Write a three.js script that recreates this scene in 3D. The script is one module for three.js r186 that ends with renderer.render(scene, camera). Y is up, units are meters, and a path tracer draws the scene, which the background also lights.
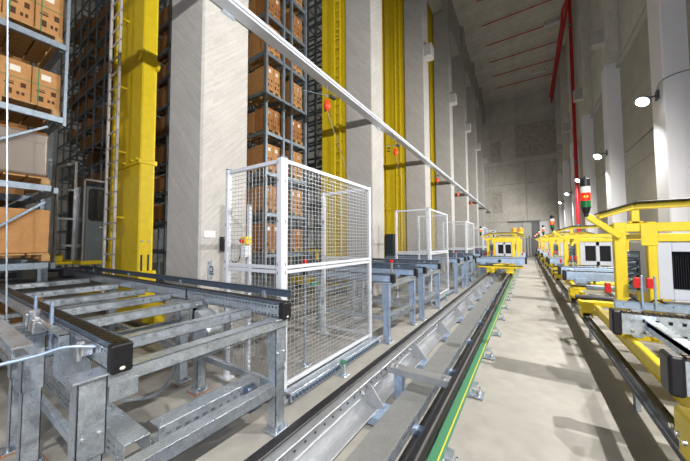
import * as THREE from 'three';
import { mergeGeometries } from 'three/addons/utils/BufferGeometryUtils.js';
import { RectAreaLightUniformsLib } from 'three/addons/lights/RectAreaLightUniformsLib.js';
import { RoundedBoxGeometry } from 'three/addons/geometries/RoundedBoxGeometry.js';

// ---------------------------------------------------------------- camera, exposure, lights
const scene = new THREE.Scene();
scene.background = new THREE.Color(0x000000);
const camera = new THREE.PerspectiveCamera(78.62, 690 / 461, 0.05, 120);
camera.position.set(0, 1.5, 0);
camera.rotation.order = 'YXZ';
const D2R = Math.PI / 180;
camera.rotation.set(2.538 * D2R, 32.969 * D2R, -0.2564 * D2R);
const renderer = new THREE.WebGLRenderer({ antialias: true });
renderer.toneMapping = THREE.LinearToneMapping;
renderer.toneMappingExposure = 1.06;
renderer.shadowMap.enabled = true;
const LAMP_CD = 86;              // candela of each wall floodlight
const BAY = 4.9;                 // column spacing along the hall

RectAreaLightUniformsLib.init();
const dayGate = new THREE.RectAreaLight(0xc3d6ff, .9, 6.2, 6.2);   // daylight from the translucent gate behind the camera
dayGate.position.set(-1.5, 3.1, 8.98); dayGate.lookAt(-1.5, 3.1, 0); dayGate.name = 'gate_daylight'; scene.add(dayGate);

// ---------------------------------------------------------------- random, noise, textures
let seed = 12345;
const rnd = () => { seed = (seed * 1664525 + 1013904223) >>> 0; return seed / 4294967296; };
const rr = (a, b) => a + (b - a) * rnd();
function hash(x, y, s) { let h = (x * 374761393 + y * 668265263 + s * 2147483647) | 0; h = Math.imul(h ^ (h >>> 13), 1274126177); return ((h ^ (h >>> 16)) >>> 0) / 4294967296; }
function vnoise(u, v, per, s) {
  const x = u * per, y = v * per, xi = Math.floor(x), yi = Math.floor(y), fx = x - xi, fy = y - yi;
  const w = t => t * t * (3 - 2 * t), m = a => ((a % per) + per) % per;
  const a = hash(m(xi), m(yi), s), b = hash(m(xi + 1), m(yi), s), c = hash(m(xi), m(yi + 1), s), d = hash(m(xi + 1), m(yi + 1), s);
  return a + (b - a) * w(fx) + (c - a + (a - b - c + d) * w(fx)) * w(fy);
}
function fbm(u, v, per, oct, s) { let t = 0, a = .5, n = 0; for (let i = 0; i < oct; i++) { t += a * vnoise(u, v, per << i, s + i); n += a; a *= .55; } return t / n; }
function tex(size, metres, fn, srgb = true, mx = metres) {
  const d = new Uint8Array(size * size * 4);
  for (let j = 0; j < size; j++) for (let i = 0; i < size; i++) {
    const c = fn(i / size, j / size), k = (j * size + i) * 4;
    d[k] = Math.max(0, Math.min(255, c[0])); d[k + 1] = Math.max(0, Math.min(255, c[1])); d[k + 2] = Math.max(0, Math.min(255, c[2])); d[k + 3] = 255;
  }
  const t = new THREE.DataTexture(d, size, size);
  t.wrapS = t.wrapT = THREE.RepeatWrapping; t.magFilter = THREE.LinearFilter; t.minFilter = THREE.LinearMipmapLinearFilter; t.generateMipmaps = true;
  t.repeat.set(1 / mx, 1 / metres); if (srgb) t.colorSpace = THREE.SRGBColorSpace; t.needsUpdate = true;
  return t;
}
const g3 = (v, a = 1, b = 1, c = 1) => [v * a, v * b, v * c];
const floorTex = tex(1024, 7, (u, v) => {
  const big = fbm(u, v, 3, 5, 3), f = fbm(u, v, 60, 3, 9), st = fbm(u, v, 9, 4, 21);
  let t = 164 + (big - .5) * 34 + (f - .5) * 22 - Math.max(0, st - .6) * 100;
  return g3(t, 1.0, .985, .95);
});
const floorBump = tex(512, 1.5, (u, v) => g3(120 + 90 * (fbm(u, v, 40, 4, 5) - .5) * 2), false);
const concTex = tex(512, 2.6, (u, v) => {
  const big = fbm(u, v, 4, 5, 31), f = fbm(u, v, 48, 3, 37), st = vnoise(u, v * .25 + u * .0, 40, 41);
  return g3(204 + (big - .5) * 34 + (f - .5) * 16 + (st - .5) * 10, 1, .985, .95);
});
const colTex = tex(512, 2.2, (u, v) => {           // board-marked, lighter cast faces of the columns
  const big = fbm(u, v, 3, 5, 51), f = fbm(u, v, 60, 3, 57), st = vnoise(u / 12, (v + u) % 1, 96, 61);
  return g3(174 + (big - .5) * 24 + (f - .5) * 10 + (st - .5) * 16, 1, .99, .975);
});
const roughTex = tex(512, 3, (u, v) => {           // hacked / bricked-up rough patches of the end wall
  const c = fbm(u, v, 26, 3, 71), f = fbm(u, v, 90, 2, 77);
  return g3(184 + (c - .5) * 60 + (f - .5) * 40, 1.0, .97, .93);
});
const concBump = tex(512, 1.3, (u, v) => g3(128 + 200 * (fbm(u, v, 30, 4, 65) - .5)), false);
const galvTex = tex(512, .55, (u, v) => {          // zinc spangle
  const a = fbm(u, v, 26, 3, 81), b = fbm(u, v, 5, 3, 87), c = vnoise(u, v, 72, 91);
  return g3(212 + (a - .5) * 34 + (b - .5) * 20 + (c - .5) * 20, .925, .975, 1.03);
});
const galvRough = tex(256, .55, (u, v) => g3(120 + (fbm(u, v, 16, 3, 95) - .5) * 130), false);
const brushTex = tex(256, .6, (u, v) => g3(190 + (vnoise(u, v, 128, 101) - .5) * 18 + (fbm(u, v, 6, 3, 105) - .5) * 30, .98, .99, 1), true);
const cardTex = tex(256, .5, (u, v) => { const t = (fbm(u, v, 8, 3, 111) - .5) * 22 + (vnoise(u, v * 4, 64, 117) - .5) * 12; return [176 + t, 130 + t * .9, 82 + t * .7]; });
const woodTex = tex(256, .6, (u, v) => { const t = (fbm(u * 4 % 1, v, 16, 3, 121) - .5) * 60; return [176 + t, 140 + t * .9, 92 + t * .7]; });
const yelTex = tex(256, .8, (u, v) => { const t = (fbm(u, v, 10, 4, 131) - .5) * 18; return [232 + t, 206 + t, 38 + t * .4]; });
const panTex = tex(512, 3, (u, v) => g3(168 + (fbm(u, v, 5, 4, 141) - .5) * 22 + (vnoise(u, v, 128, 147) - .5) * 8, 1, .985, .94));

const std = (o) => new THREE.MeshStandardMaterial(o);
const M = {
  floor: std({ map: floorTex, bumpMap: floorBump, bumpScale: .0012, roughness: .5 }),
  conc: std({ map: concTex, bumpMap: concBump, bumpScale: .003, roughness: .9 }),
  column: std({ map: colTex, bumpMap: concBump, bumpScale: .002, roughness: .85 }),
  rough: std({ map: roughTex, bumpMap: concBump, bumpScale: .012, roughness: .95 }),
  panel: std({ map: panTex, roughness: .7 }),
  white: std({ color: 0xe3e4ea, roughness: .5 }),
  fence: std({ color: 0xc9ced7, roughness: .4 }),
  wire: std({ color: 0xaeb3ba, roughness: .4, metalness: .3 }),
  galv: std({ map: galvTex, roughnessMap: galvRough, roughness: .78, metalness: .8 }),
  galvDark: std({ map: galvTex, color: 0x8a96a4, roughness: .42, metalness: .65 }),
  rackGalv: std({ map: galvTex, color: 0xb4bcc2, roughness: .5, metalness: .6 }),
  blueSteel: std({ map: galvTex, color: 0xd8e6fa, roughness: .38, metalness: .5 }),
  alu: std({ map: brushTex, color: 0xf4f6fa, roughness: .38, metalness: .7 }),
  plate: std({ map: brushTex, color: 0xc9cac8, roughness: .5, metalness: .5 }),
  chrome: std({ color: 0xd8dce2, roughness: .25, metalness: .9 }),
  black: std({ color: 0x17171c, roughness: .42 }),
  rubber: std({ color: 0x24242a, roughness: .55 }),
  darkSteel: std({ color: 0x40454e, roughness: .45, metalness: .5 }),
  chain: std({ color: 0x4a4238, roughness: .4, metalness: .7 }),
  yellow: std({ map: yelTex, roughness: .42 }),
  mast: std({ map: yelTex, roughness: .42 }),
  green: std({ color: 0x43805f, roughness: .5 }),
  stripe: std({ color: 0xd9c83a, roughness: .5 }),
  red: std({ color: 0xb4121f, roughness: .4 }),
  sensor: std({ color: 0xd01a1c, roughness: .35 }),
  orange: std({ color: 0xee4a20, roughness: .4 }),
  rust: std({ color: 0xb07a50, roughness: .8 }),
  card: std({ map: cardTex, roughness: .85 }),
  card2: std({ map: cardTex, color: 0xe0cdb8, roughness: .85 }),
  print: std({ color: 0x4a3020, roughness: .9 }),
  sticker: std({ color: 0xd9d6cc, roughness: .6 }),
  strap: std({ color: 0x1f7a4a, roughness: .5 }),
  wrap: new THREE.MeshPhysicalMaterial({ color: 0x7a6f66, roughness: .28, clearcoat: .6, clearcoatRoughness: .3 }),
  wood: std({ map: woodTex, roughness: .8 }),
  cabinet: std({ color: 0x76838f, roughness: .35, metalness: .4 }),
  cabDark: std({ color: 0x4d5661, roughness: .3, metalness: .5 }),
  box: std({ color: 0xc8cedb, roughness: .45 }),
  vent: std({ color: 0x12131b, roughness: .5 }),
  glass: std({ color: 0x1b1e24, roughness: .25 }),
  door: std({ color: 0xb6b8b4, roughness: .5 }),
  doorDark: std({ color: 0x63666a, roughness: .5 }),
  cable: std({ color: 0x1d1d20, roughness: .5 }),
  cableGrey: std({ color: 0x8d9196, roughness: .5 }),
  lensW: std({ color: 0xf1ece6, roughness: .25 }),
  lensR: std({ color: 0xd21f10, roughness: .25, emissive: 0xff2a08, emissiveIntensity: .7 }),
  lensG: std({ color: 0x0e6a34, roughness: .25 }),
  lensY: std({ color: 0xffc23a, emissive: 0xffb020, emissiveIntensity: 1.6 }),
  lamp: std({ color: 0xffffff, emissive: 0xfff6e8, emissiveIntensity: 9 }),
  gate: std({ color: 0xe8eef6, roughness: .6, emissive: 0xbfd3ff, emissiveIntensity: .9 }),
  amberDome: std({ color: 0xe8a31c, roughness: .35 }),
};

// ---------------------------------------------------------------- geometry helpers
const prep = g => { g = g.index ? g.toNonIndexed() : g; for (const k of Object.keys(g.attributes)) if (k !== 'position' && k !== 'normal') g.deleteAttribute(k); return g; };
function cbox(w, h, d, c = .003) {               // box with chamfered edges, 44 triangles
  c = Math.min(c, w * .3, h * .3, d * .3);
  const a = [w / 2, h / 2, d / 2], P = [], N = [];
  const tri = (p, q, r, n) => {
    const ab = [q[0] - p[0], q[1] - p[1], q[2] - p[2]], ac = [r[0] - p[0], r[1] - p[1], r[2] - p[2]];
    const cr = [ab[1] * ac[2] - ab[2] * ac[1], ab[2] * ac[0] - ab[0] * ac[2], ab[0] * ac[1] - ab[1] * ac[0]];
    if (cr[0] * n[0] + cr[1] * n[1] + cr[2] * n[2] < 0) [q, r] = [r, q];
    P.push(...p, ...q, ...r); N.push(...n, ...n, ...n);
  };
  for (let i = 0; i < 3; i++) for (const s of [-1, 1]) {
    const j = (i + 1) % 3, k = (i + 2) % 3, n = [0, 0, 0]; n[i] = s;
    const v = (sj, sk) => { const p = [0, 0, 0]; p[i] = s * a[i]; p[j] = sj * (a[j] - c); p[k] = sk * (a[k] - c); return p; };
    tri(v(-1, -1), v(1, -1), v(1, 1), n); tri(v(-1, -1), v(1, 1), v(-1, 1), n);
  }
  const r2 = Math.SQRT1_2, r3 = 1 / Math.sqrt(3);
  for (let i = 0; i < 3; i++) { const j = (i + 1) % 3, k = (i + 2) % 3;
    for (const sj of [-1, 1]) for (const sk of [-1, 1]) {
      const n = [0, 0, 0]; n[j] = sj * r2; n[k] = sk * r2;
      const v = (si, q) => { const p = [0, 0, 0]; p[i] = si * (a[i] - c); p[j] = sj * (q ? a[j] : a[j] - c); p[k] = sk * (q ? a[k] - c : a[k]); return p; };
      tri(v(-1, 0), v(1, 0), v(1, 1), n); tri(v(-1, 0), v(1, 1), v(-1, 1), n);
    } }
  for (const x of [-1, 1]) for (const y of [-1, 1]) for (const z of [-1, 1])
    tri([x * a[0], y * (a[1] - c), z * (a[2] - c)], [x * (a[0] - c), y * a[1], z * (a[2] - c)], [x * (a[0] - c), y * (a[1] - c), z * a[2]], [x * r3, y * r3, z * r3]);
  const g = new THREE.BufferGeometry();
  g.setAttribute('position', new THREE.Float32BufferAttribute(P, 3)); g.setAttribute('normal', new THREE.Float32BufferAttribute(N, 3));
  return g;
}
const R = (x0, x1, y0, y1, z0, z1, c = .003) => cbox(Math.abs(x1 - x0), Math.abs(y1 - y0), Math.abs(z1 - z0), c).translate((x0 + x1) / 2, (y0 + y1) / 2, (z0 + z1) / 2);
const S = (x0, x1, y0, y1, z0, z1) => prep(new THREE.BoxGeometry(Math.abs(x1 - x0), Math.abs(y1 - y0), Math.abs(z1 - z0)).translate((x0 + x1) / 2, (y0 + y1) / 2, (z0 + z1) / 2));
const V3 = (a) => new THREE.Vector3(...a);
function cyl(p, q, r, seg = 14, r2 = r) {
  p = V3(p); q = V3(q); const d = q.clone().sub(p), L = d.length();
  const g = new THREE.CylinderGeometry(r2, r, L, seg);
  g.applyQuaternion(new THREE.Quaternion().setFromUnitVectors(new THREE.Vector3(0, 1, 0), d.normalize()));
  return prep(g.translate((p.x + q.x) / 2, (p.y + q.y) / 2, (p.z + q.z) / 2));
}
function bar(p, q, w, h, c = .003) {             // square bar between two points
  p = V3(p); q = V3(q); const d = q.clone().sub(p), L = d.length();
  const g = cbox(w, h, L, c), m = new THREE.Matrix4().lookAt(q, p, Math.abs(d.y) > .98 * L ? new THREE.Vector3(0, 0, 1) : new THREE.Vector3(0, 1, 0));
  g.applyMatrix4(m); return g.translate((p.x + q.x) / 2, (p.y + q.y) / 2, (p.z + q.z) / 2);
}
function tube(pts, r, seg = 40, rs = 8) { return prep(new THREE.TubeGeometry(new THREE.CatmullRomCurve3(pts.map(V3)), seg, r, rs)); }
function rplate(w, h, r, t, x, y, z) {            // rounded plate facing +x
  const a = w / 2, b = h / 2, sh = new THREE.Shape();
  sh.moveTo(-a + r, -b); sh.lineTo(a - r, -b); sh.quadraticCurveTo(a, -b, a, -b + r); sh.lineTo(a, b - r); sh.quadraticCurveTo(a, b, a - r, b); sh.lineTo(-a + r, b); sh.quadraticCurveTo(-a, b, -a, b - r); sh.lineTo(-a, -b + r); sh.quadraticCurveTo(-a, -b, -a + r, -b);
  return prep(new THREE.ExtrudeGeometry(sh, { depth: t, bevelEnabled: false, curveSegments: 6 }).rotateY(Math.PI / 2).translate(x, y, z));
}
function rbox(w, h, d, r, x, y, z) { return prep(new RoundedBoxGeometry(w, h, d, 3, r).translate(x, y, z)); }
function prism(pts, depth, axis, off) {          // polygon pts [[u,v]..] extruded along an axis; u,v are the two other axes (x:zy  z:xy  y:xz)
  const sh = new THREE.Shape(pts.map(p => new THREE.Vector2(...p)));
  const g = new THREE.ExtrudeGeometry(sh, { depth, bevelEnabled: false });
  if (axis === 'x') g.applyMatrix4(new THREE.Matrix4().set(0, 0, 1, off, 0, 1, 0, 0, 1, 0, 0, 0, 0, 0, 0, 1)), flip(g);
  else g.translate(0, 0, off);
  return prep(g);
}
function flip(g) { const n = g.attributes.normal, p = g.attributes.position; for (let i = 0; i < p.count; i += 3) { for (const A of [p, n]) { const t = [A.getX(i + 1), A.getY(i + 1), A.getZ(i + 1)]; A.setXYZ(i + 1, A.getX(i + 2), A.getY(i + 2), A.getZ(i + 2)); A.setXYZ(i + 2, ...t); } } return g; }
// channel section: web plus two flanges. dir = axis the web faces; runs along 'x' | 'y' | 'z'
function chanZ(x0, x1, y0, y1, z0, z1, t = .008, open = -1) {   // runs along z, web at +x side when open = -1
  const wx = open < 0 ? [x1 - t, x1] : [x0, x0 + t];
  return [R(wx[0], wx[1], y0, y1, z0, z1, .002), R(x0, x1, y1 - t, y1, z0, z1, .002), R(x0, x1, y0, y0 + t, z0, z1, .002)];
}
function chanY(x0, x1, y0, y1, z0, z1, t = .008) { return [R(x1 - t, x1, y0, y1, z0, z1, .002), R(x0, x1, y0, y1, z0, z0 + t, .002), R(x0, x1, y0, y1, z1 - t, z1, .002)]; }
function slotted(x0, x1, y0, y1, z0, z1, rows, slot, pitch) {   // web in the xy plane with rows of real slots; rows = [[ya,yb],..]
  const o = []; let y = y0;
  for (const [a, b] of rows) {
    o.push(S(x0, x1, y, a, z0, z1)); y = b;
    const n = Math.floor((x1 - x0) / pitch), m = (x1 - x0 - n * pitch) / 2;
    o.push(S(x0, x0 + m, a, b, z0, z1), S(x1 - m, x1, a, b, z0, z1));
    for (let i = 0; i < n; i++) { const xs = x0 + m + i * pitch; o.push(S(xs, xs + (pitch - slot) / 2, a, b, z0, z1), S(xs + (pitch + slot) / 2, xs + pitch, a, b, z0, z1)); }
  }
  o.push(S(x0, x1, y, y1, z0, z1)); return o;
}
function swapXZ(gs) { for (const g of gs) { g.applyMatrix4(new THREE.Matrix4().set(0, 0, 1, 0, 0, 1, 0, 0, 1, 0, 0, 0, 0, 0, 0, 1)); flip(g); } return gs; }

// ---------------------------------------------------------------- object helpers
const used = new Map(), ORG = new WeakMap();
function numbered(n) { const k = used.get(n) || 0; used.set(n, k + 1); return k ? n + '_' + String(k).padStart(3, '0') : n; }
const orgOf = o => { while (o) { if (ORG.has(o)) return ORG.get(o); o = o.parent; } return [0, 0, 0]; };
function thing(name, label, category, org = [0, 0, 0], group) {   // a Group standing at org; its parts are given in world coordinates
  const o = new THREE.Group(); o.name = numbered(name); o.position.set(...org); ORG.set(o, org);
  o.userData = { label, category }; if (group) o.userData.group = group; scene.add(o); return o;
}
function mesh(name, geos, mat, parent = null, opt = {}) {
  if (!Array.isArray(geos)) geos = [geos];
  let g = geos.length > 1 ? mergeGeometries(geos.map(prep), false) : prep(geos[0]);
  const p = g.attributes.position, n = g.attributes.normal, uv = new Float32Array(p.count * 2);
  for (let i = 0; i < p.count; i++) {
    const ax = Math.abs(n.getX(i)), ay = Math.abs(n.getY(i)), az = Math.abs(n.getZ(i));
    if (ay >= ax && ay >= az) { uv[2 * i] = p.getX(i); uv[2 * i + 1] = p.getZ(i); }
    else if (ax >= az) { uv[2 * i] = p.getZ(i); uv[2 * i + 1] = p.getY(i); }
    else { uv[2 * i] = p.getX(i); uv[2 * i + 1] = p.getY(i); }
  }
  g.setAttribute('uv', new THREE.BufferAttribute(uv, 2));
  const m = new THREE.Mesh(g, mat); m.castShadow = m.receiveShadow = true;
  if (parent) { const o = orgOf(parent); g.translate(-o[0], -o[1], -o[2]); m.name = name; parent.add(m); }
  else {
    const o = opt.org || [0, 0, 0]; g.translate(-o[0], -o[1], -o[2]); m.position.set(...o); ORG.set(m, o);
    m.name = numbered(name); scene.add(m);
  }
  if (opt.kind) m.userData.kind = opt.kind;
  if (opt.label) m.userData.label = opt.label;
  if (opt.category) m.userData.category = opt.category;
  if (opt.group) m.userData.group = opt.group;
  return m;
}
const struct = (name, geos, mat, label) => mesh(name, geos, mat, null, { kind: 'structure', label, category: name.split('_')[0] });
const ORD = ['first', 'second', 'third', 'fourth', 'fifth', 'sixth', 'seventh', 'eighth', 'ninth', 'tenth', 'eleventh', 'twelfth', 'thirteenth'];

// ---------------------------------------------------------------- the hall
const ZB = -36, ZN = 9, XL = -25, XR = 2.95, YC = 17.5;
struct('floor', R(XL - .3, XR + .6, -.3, 0, ZB - .4, ZN + .3, .001), M.floor, 'pale polished concrete floor of the hall');
const ceil = struct('ceiling', R(XL - .3, XR + .6, YC + .12, YC + .45, ZB - .4, ZN + .3, .001), M.conc, 'grey concrete slab ceiling high above the transfer aisle');
for (let z = ZN; z > ZB; z -= 1.2) mesh('slab', R(XL, XR, YC, YC + .115, Math.max(ZB, z - 1.185), z, .012), M.conc, ceil);
struct('wall_left', R(XL - .3, XL, -.3, YC + .4, ZB - .4, ZN + .3, .001), M.conc, 'dark far wall at the end of the racking');
struct('wall_near', [R(XL, -4.6, 0, YC, ZN, ZN + .3, .001), R(1.6, XR, 0, YC, ZN, ZN + .3, .001), R(-4.6, 1.6, 6.2, YC, ZN, ZN + .3, .001)], M.conc, 'concrete wall behind the camera');
// translucent daylight gate behind the camera: its cool light shows on every face turned towards it
const gate = struct('window_1', R(-4.6, 1.6, 0, 6.2, ZN + .12, ZN + .2, .005), M.gate, 'translucent daylight gate behind the camera');
for (let i = 0; i <= 5; i++) mesh('gate_mullion', R(-4.6 + i * 1.21, -4.52 + i * 1.21, 0, 6.2, ZN + .03, ZN + .13, .005), M.doorDark, gate);
for (let i = 0; i <= 4; i++) mesh('gate_rail', R(-4.6, 1.53, i * 1.53, i * 1.53 + .07, ZN + .04, ZN + .12, .005), M.doorDark, gate);
// end wall, cast panels, rough patches and the doorway
const wb = struct('wall_back', [R(XL, -1.74, 0, YC, ZB - .4, ZB - .12, .001), R(1.06, XR + .3, 0, YC, ZB - .4, ZB - .12, .001), R(-1.74, 1.06, 3.74, YC, ZB - .4, ZB - .12, .001), R(-1.9, 1.2, 0, 3.8, ZB - .6, ZB - .4, .001)], M.conc, 'tall concrete end wall of the hall with pale rough patches');
for (const [x0, x1] of [[XL, -9], [-9, -3.6], [-3.6, -.02], [.02, 3.3]])
  for (const [y0, y1] of [[0, 3.72], [3.76, 7.9], [7.94, 10.1], [10.14, 14.7], [14.74, YC]]) {
    let a = x0, b = x1;
    if (y1 < 3.75 && x0 === -3.6) b = -1.74; if (y1 < 3.75 && x0 === .02) a = 1.06;
    mesh('wall_panel', R(a + .01, b - .01, y0, y1, ZB - .12, ZB, .012), M.conc, wb);
  }
for (const [x0, x1, y0, y1] of [[-.84, 2.95, 10.75, 14.4], [-3.35, -2.25, 10.55, 12.95], [-3.23, -2.24, 4.78, 7.13]])
  mesh('rough_patch', R(x0, x1, y0, y1, ZB - .02, ZB + .035, .01), M.rough, wb, { label: 'pale rough patch in the end wall' });
const door = struct('door_1', [R(-1.74, -.45, 0, 3.7, ZB - .32, ZB - .26, .01)], M.door, 'pale sliding doorway in the end wall');
mesh('door_leaf', R(-.42, .38, 0, 3.7, ZB - .3, ZB - .24, .01), M.door, door);
mesh('door_leaf', R(.4, 1.05, 0, 3.7, ZB - .32, ZB - .26, .01), M.doorDark, door);
mesh('door_rail', R(-1.85, 1.2, 3.66, 3.82, ZB - .05, ZB + .06, .01), M.doorDark, door);
for (const x of [-.15, .1, .32]) mesh('door_post', R(x, x + .1, 0, 2.2 - Math.abs(x - .1) * .8, ZB - .22, ZB - .12, .01), M.doorDark, door);
mesh('sign_panel', R(1.1, 1.85, 2.1, 3.7, ZB, ZB + .04, .01), M.white, null, { org: [1.47, 2.1, ZB], label: 'white panel on the end wall beside the doorway', category: 'panel' });
// right wall: light insulated panels below, concrete above, with a ledge between
const wr = struct('wall_right', R(XR + .12, XR + .5, 0, YC, ZB, ZN, .001), M.conc, 'right hall wall with pale panels below dark concrete');
for (let k = -4; k < 7; k++) {
  const z1 = -9.46 - (k - 1) * BAY, z0 = z1 - BAY + .7;
  const a = Math.max(ZB, z0 - .4), b = Math.min(ZN, z1 + .4); if (b <= a) continue;
  for (const [y0, y1] of [[0, 1.3], [1.31, 2.66], [2.67, 3.94], [3.95, 4.58], [4.63, 6.2], [6.21, 7.75]]) mesh('wall_panel', R(XR, XR + .12, y0, y1, a, b, .008), M.panel, wr);
  mesh('ledge', R(XR - .1, XR + .12, 7.77, 7.93, a, b, .01), M.column, wr);
  mesh('concrete_panel', R(XR + .02, XR + .13, 7.95, 12.6, a, b, .012), M.conc, wr);
  mesh('concrete_panel', R(XR + .02, XR + .13, 12.63, YC, a, b, .012), M.conc, wr);
}
// left colonnade
for (let k = -1; k < 7; k++) {
  const z1 = -2.04 - k * BAY, z0 = z1 - .74; const n = k + 1;
  const lab = k < 0 ? 'concrete column standing behind the camera' : [
    'broad concrete column beside the yellow mast with ladder, nearest the camera', 'concrete column behind the first mesh cage, second from the camera', 'concrete column behind the second mesh cage, third from the camera',
    'fourth concrete column from the camera in the left row', 'fifth concrete column from the camera in the left row', 'sixth concrete column from the camera in the left row', 'farthest concrete column of the left row by the end wall'][k];
  const c = thing('concrete_column', lab, 'column', [-4.02, 0, (z0 + z1) / 2], 'left row of columns');
  mesh('shaft', R(-4.46, -3.58, 0, YC, z0, z1, .025), M.column, c);
  mesh('corbel', R(-3.6, -3.26, 9.6, 10.15, z0 + .2, z1 - .05, .02), M.column, c);
}
const eb = thing('edge_beam', 'long concrete beam above the left columns under the ceiling', 'beam', [-4.2, 15.4, -14]);
for (let k = -2; k < 7; k++) mesh('beam_section', R(-4.45, -3.78, 15.3, YC, Math.max(ZB, -2.78 - (k + 1) * BAY + .76), Math.min(ZN, -2.8 - k * BAY), .02), M.column, eb);
// right columns: white cladding up to eight metres, bare concrete above
for (let k = -3; k < 6; k++) {
  const z1 = -8.77 - k * BAY, z0 = z1 - .69;
  const lab = k < 0 ? 'white clad column of the right wall beside the camera' : 'white clad concrete column of the right wall, ' + ORD[k] + ' in view';
  const c = thing('clad_column', lab, 'column', [2.85, 0, (z0 + z1) / 2], 'right row of columns');
  mesh('cladding', R(2.56, XR + .1, 0, k <= 0 ? 11 : 8, z0, z1, .02), M.white, c, { label: 'white cladding' });
  mesh('shaft', R(2.6, XR + .1, k <= 0 ? 11 : 8, YC, z0 + .04, z1 - .04, .02), M.conc, c);
  if (k > 0) mesh('corbel', R(2.25, 2.62, 8.95, 9.5, z0 + .15, z1 - .15, .02), M.column, c);
  if (k === 0) mesh('conduit', tube([[2.54, 4.9, z1 - .35], [2.545, 5.0, z1 + .01], [2.75, 5.08, z1 + .015], [3.0, 5.1, z1 + .015]], .012), M.cableGrey, c);
}
// floodlights on the right columns
for (let k = -3; k < 5; k++) {
  const z = -8.95 - k * BAY, y = 4.68, x = 2.28;
  const t = thing('floodlight', k < 0 ? 'wall floodlight out of view beside the camera, ' + ORD[-k - 1] + ' before the visible ones' : 'lit white floodlight on the right wall, ' + ORD[k] + ' from the camera', 'floodlight', [2.56, y, z], 'floodlights along the right wall');
  const dir = new THREE.Vector3(-.5, -.7, .4).normalize(), c = new THREE.Vector3(x, y, z), at = s => c.clone().addScaledVector(dir, s).toArray();
  mesh('housing', [cyl(at(-.13), at(-.03), .06, 20, .13), cyl(at(-.03), at(0), .13, 20)], M.cabDark, t);
  mesh('lens', cyl(at(0), at(.012), .115, 24), M.lamp, t);
  mesh('bracket', [bar([2.56, y + .12, z - .12], [x + .1, y + .1, z - .1], .03, .03), R(2.53, 2.56, y + .02, y + .22, z - .2, z - .04)], M.cabDark, t);
  const L = new THREE.SpotLight(0xfffaf3, LAMP_CD, 0, 89 * D2R, .35, 2); L.position.set(...at(.06)).sub(new THREE.Vector3(2.56, y, z)); L.castShadow = true;
  L.target.position.set(-4, -2.1, -1.0).add(L.position); t.add(L.target); L.shadow.radius = 2; L.shadow.mapSize.set(1024, 1024); t.add(L);
}
// ceiling sprinkler pipes
for (let i = 0; i < 9; i++) {
  const z = -32.2 + i * 2.5;
  const t = thing('sprinkler_pipe', 'thin red sprinkler pipe across the ceiling, ' + ORD[i] + ' from the end wall', 'pipe', [0, YC - .22, z], 'red ceiling pipes');
  mesh('pipe', cyl([-2.4, YC - .2, z], [2.6, YC - .2, z], .035, 10), M.red, t);
  for (const x of [-1.9, -.2, 1.4]) mesh('hanger', R(x - .01, x + .01, YC - .22, YC, z - .045, z - .03), M.galvDark, t);
}
const rp = thing('sprinkler_main', 'thick red sprinkler main with riser down the right wall', 'pipe', [2.45, 0, -21]);
mesh('main', cyl([2.44, 16.1, 8], [2.44, 16.1, -35.9], .09, 16), M.red, rp);
mesh('branch', [cyl([2.18, 15.4, -22], [2.18, 15.4, -33], .07, 14), tube([[2.44, 16.1, -20.6], [2.2, 15.8, -21.4], [2.18, 15.4, -22]], .07, 16)], M.red, rp);
mesh('riser', [cyl([2.42, 0, -20.4], [2.42, 15.6, -20.4], .085, 16), tube([[2.42, 15.6, -20.4], [2.42, 16, -20.4], [2.44, 16.1, -20.5]], .085, 12)], M.red, rp);
for (const y of [2.4, 6, 10, 14]) mesh('clamp', cyl([2.42, y, -20.4], [2.42, y + .09, -20.4], .1, 16), M.galvDark, rp);
for (const [x, z, i] of [[1.3, -31, 0], [1.9, -24.5, 1]]) {
  const t = thing('ceiling_fixture', i ? 'unlit white fixture on the ceiling above the red main, nearer one' : 'unlit white fixture on the ceiling near the end wall', 'light fixture', [x, YC - .5, z]);
  mesh('body', [R(x - .5, x + .5, YC - .42, YC - .3, z - .08, z + .08, .01)], M.white, t);
  for (const s of [-.4, .4]) mesh('hanger', R(x + s - .015, x + s + .015, YC - .3, YC, z - .015, z + .015), M.galvDark, t);
}
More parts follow.
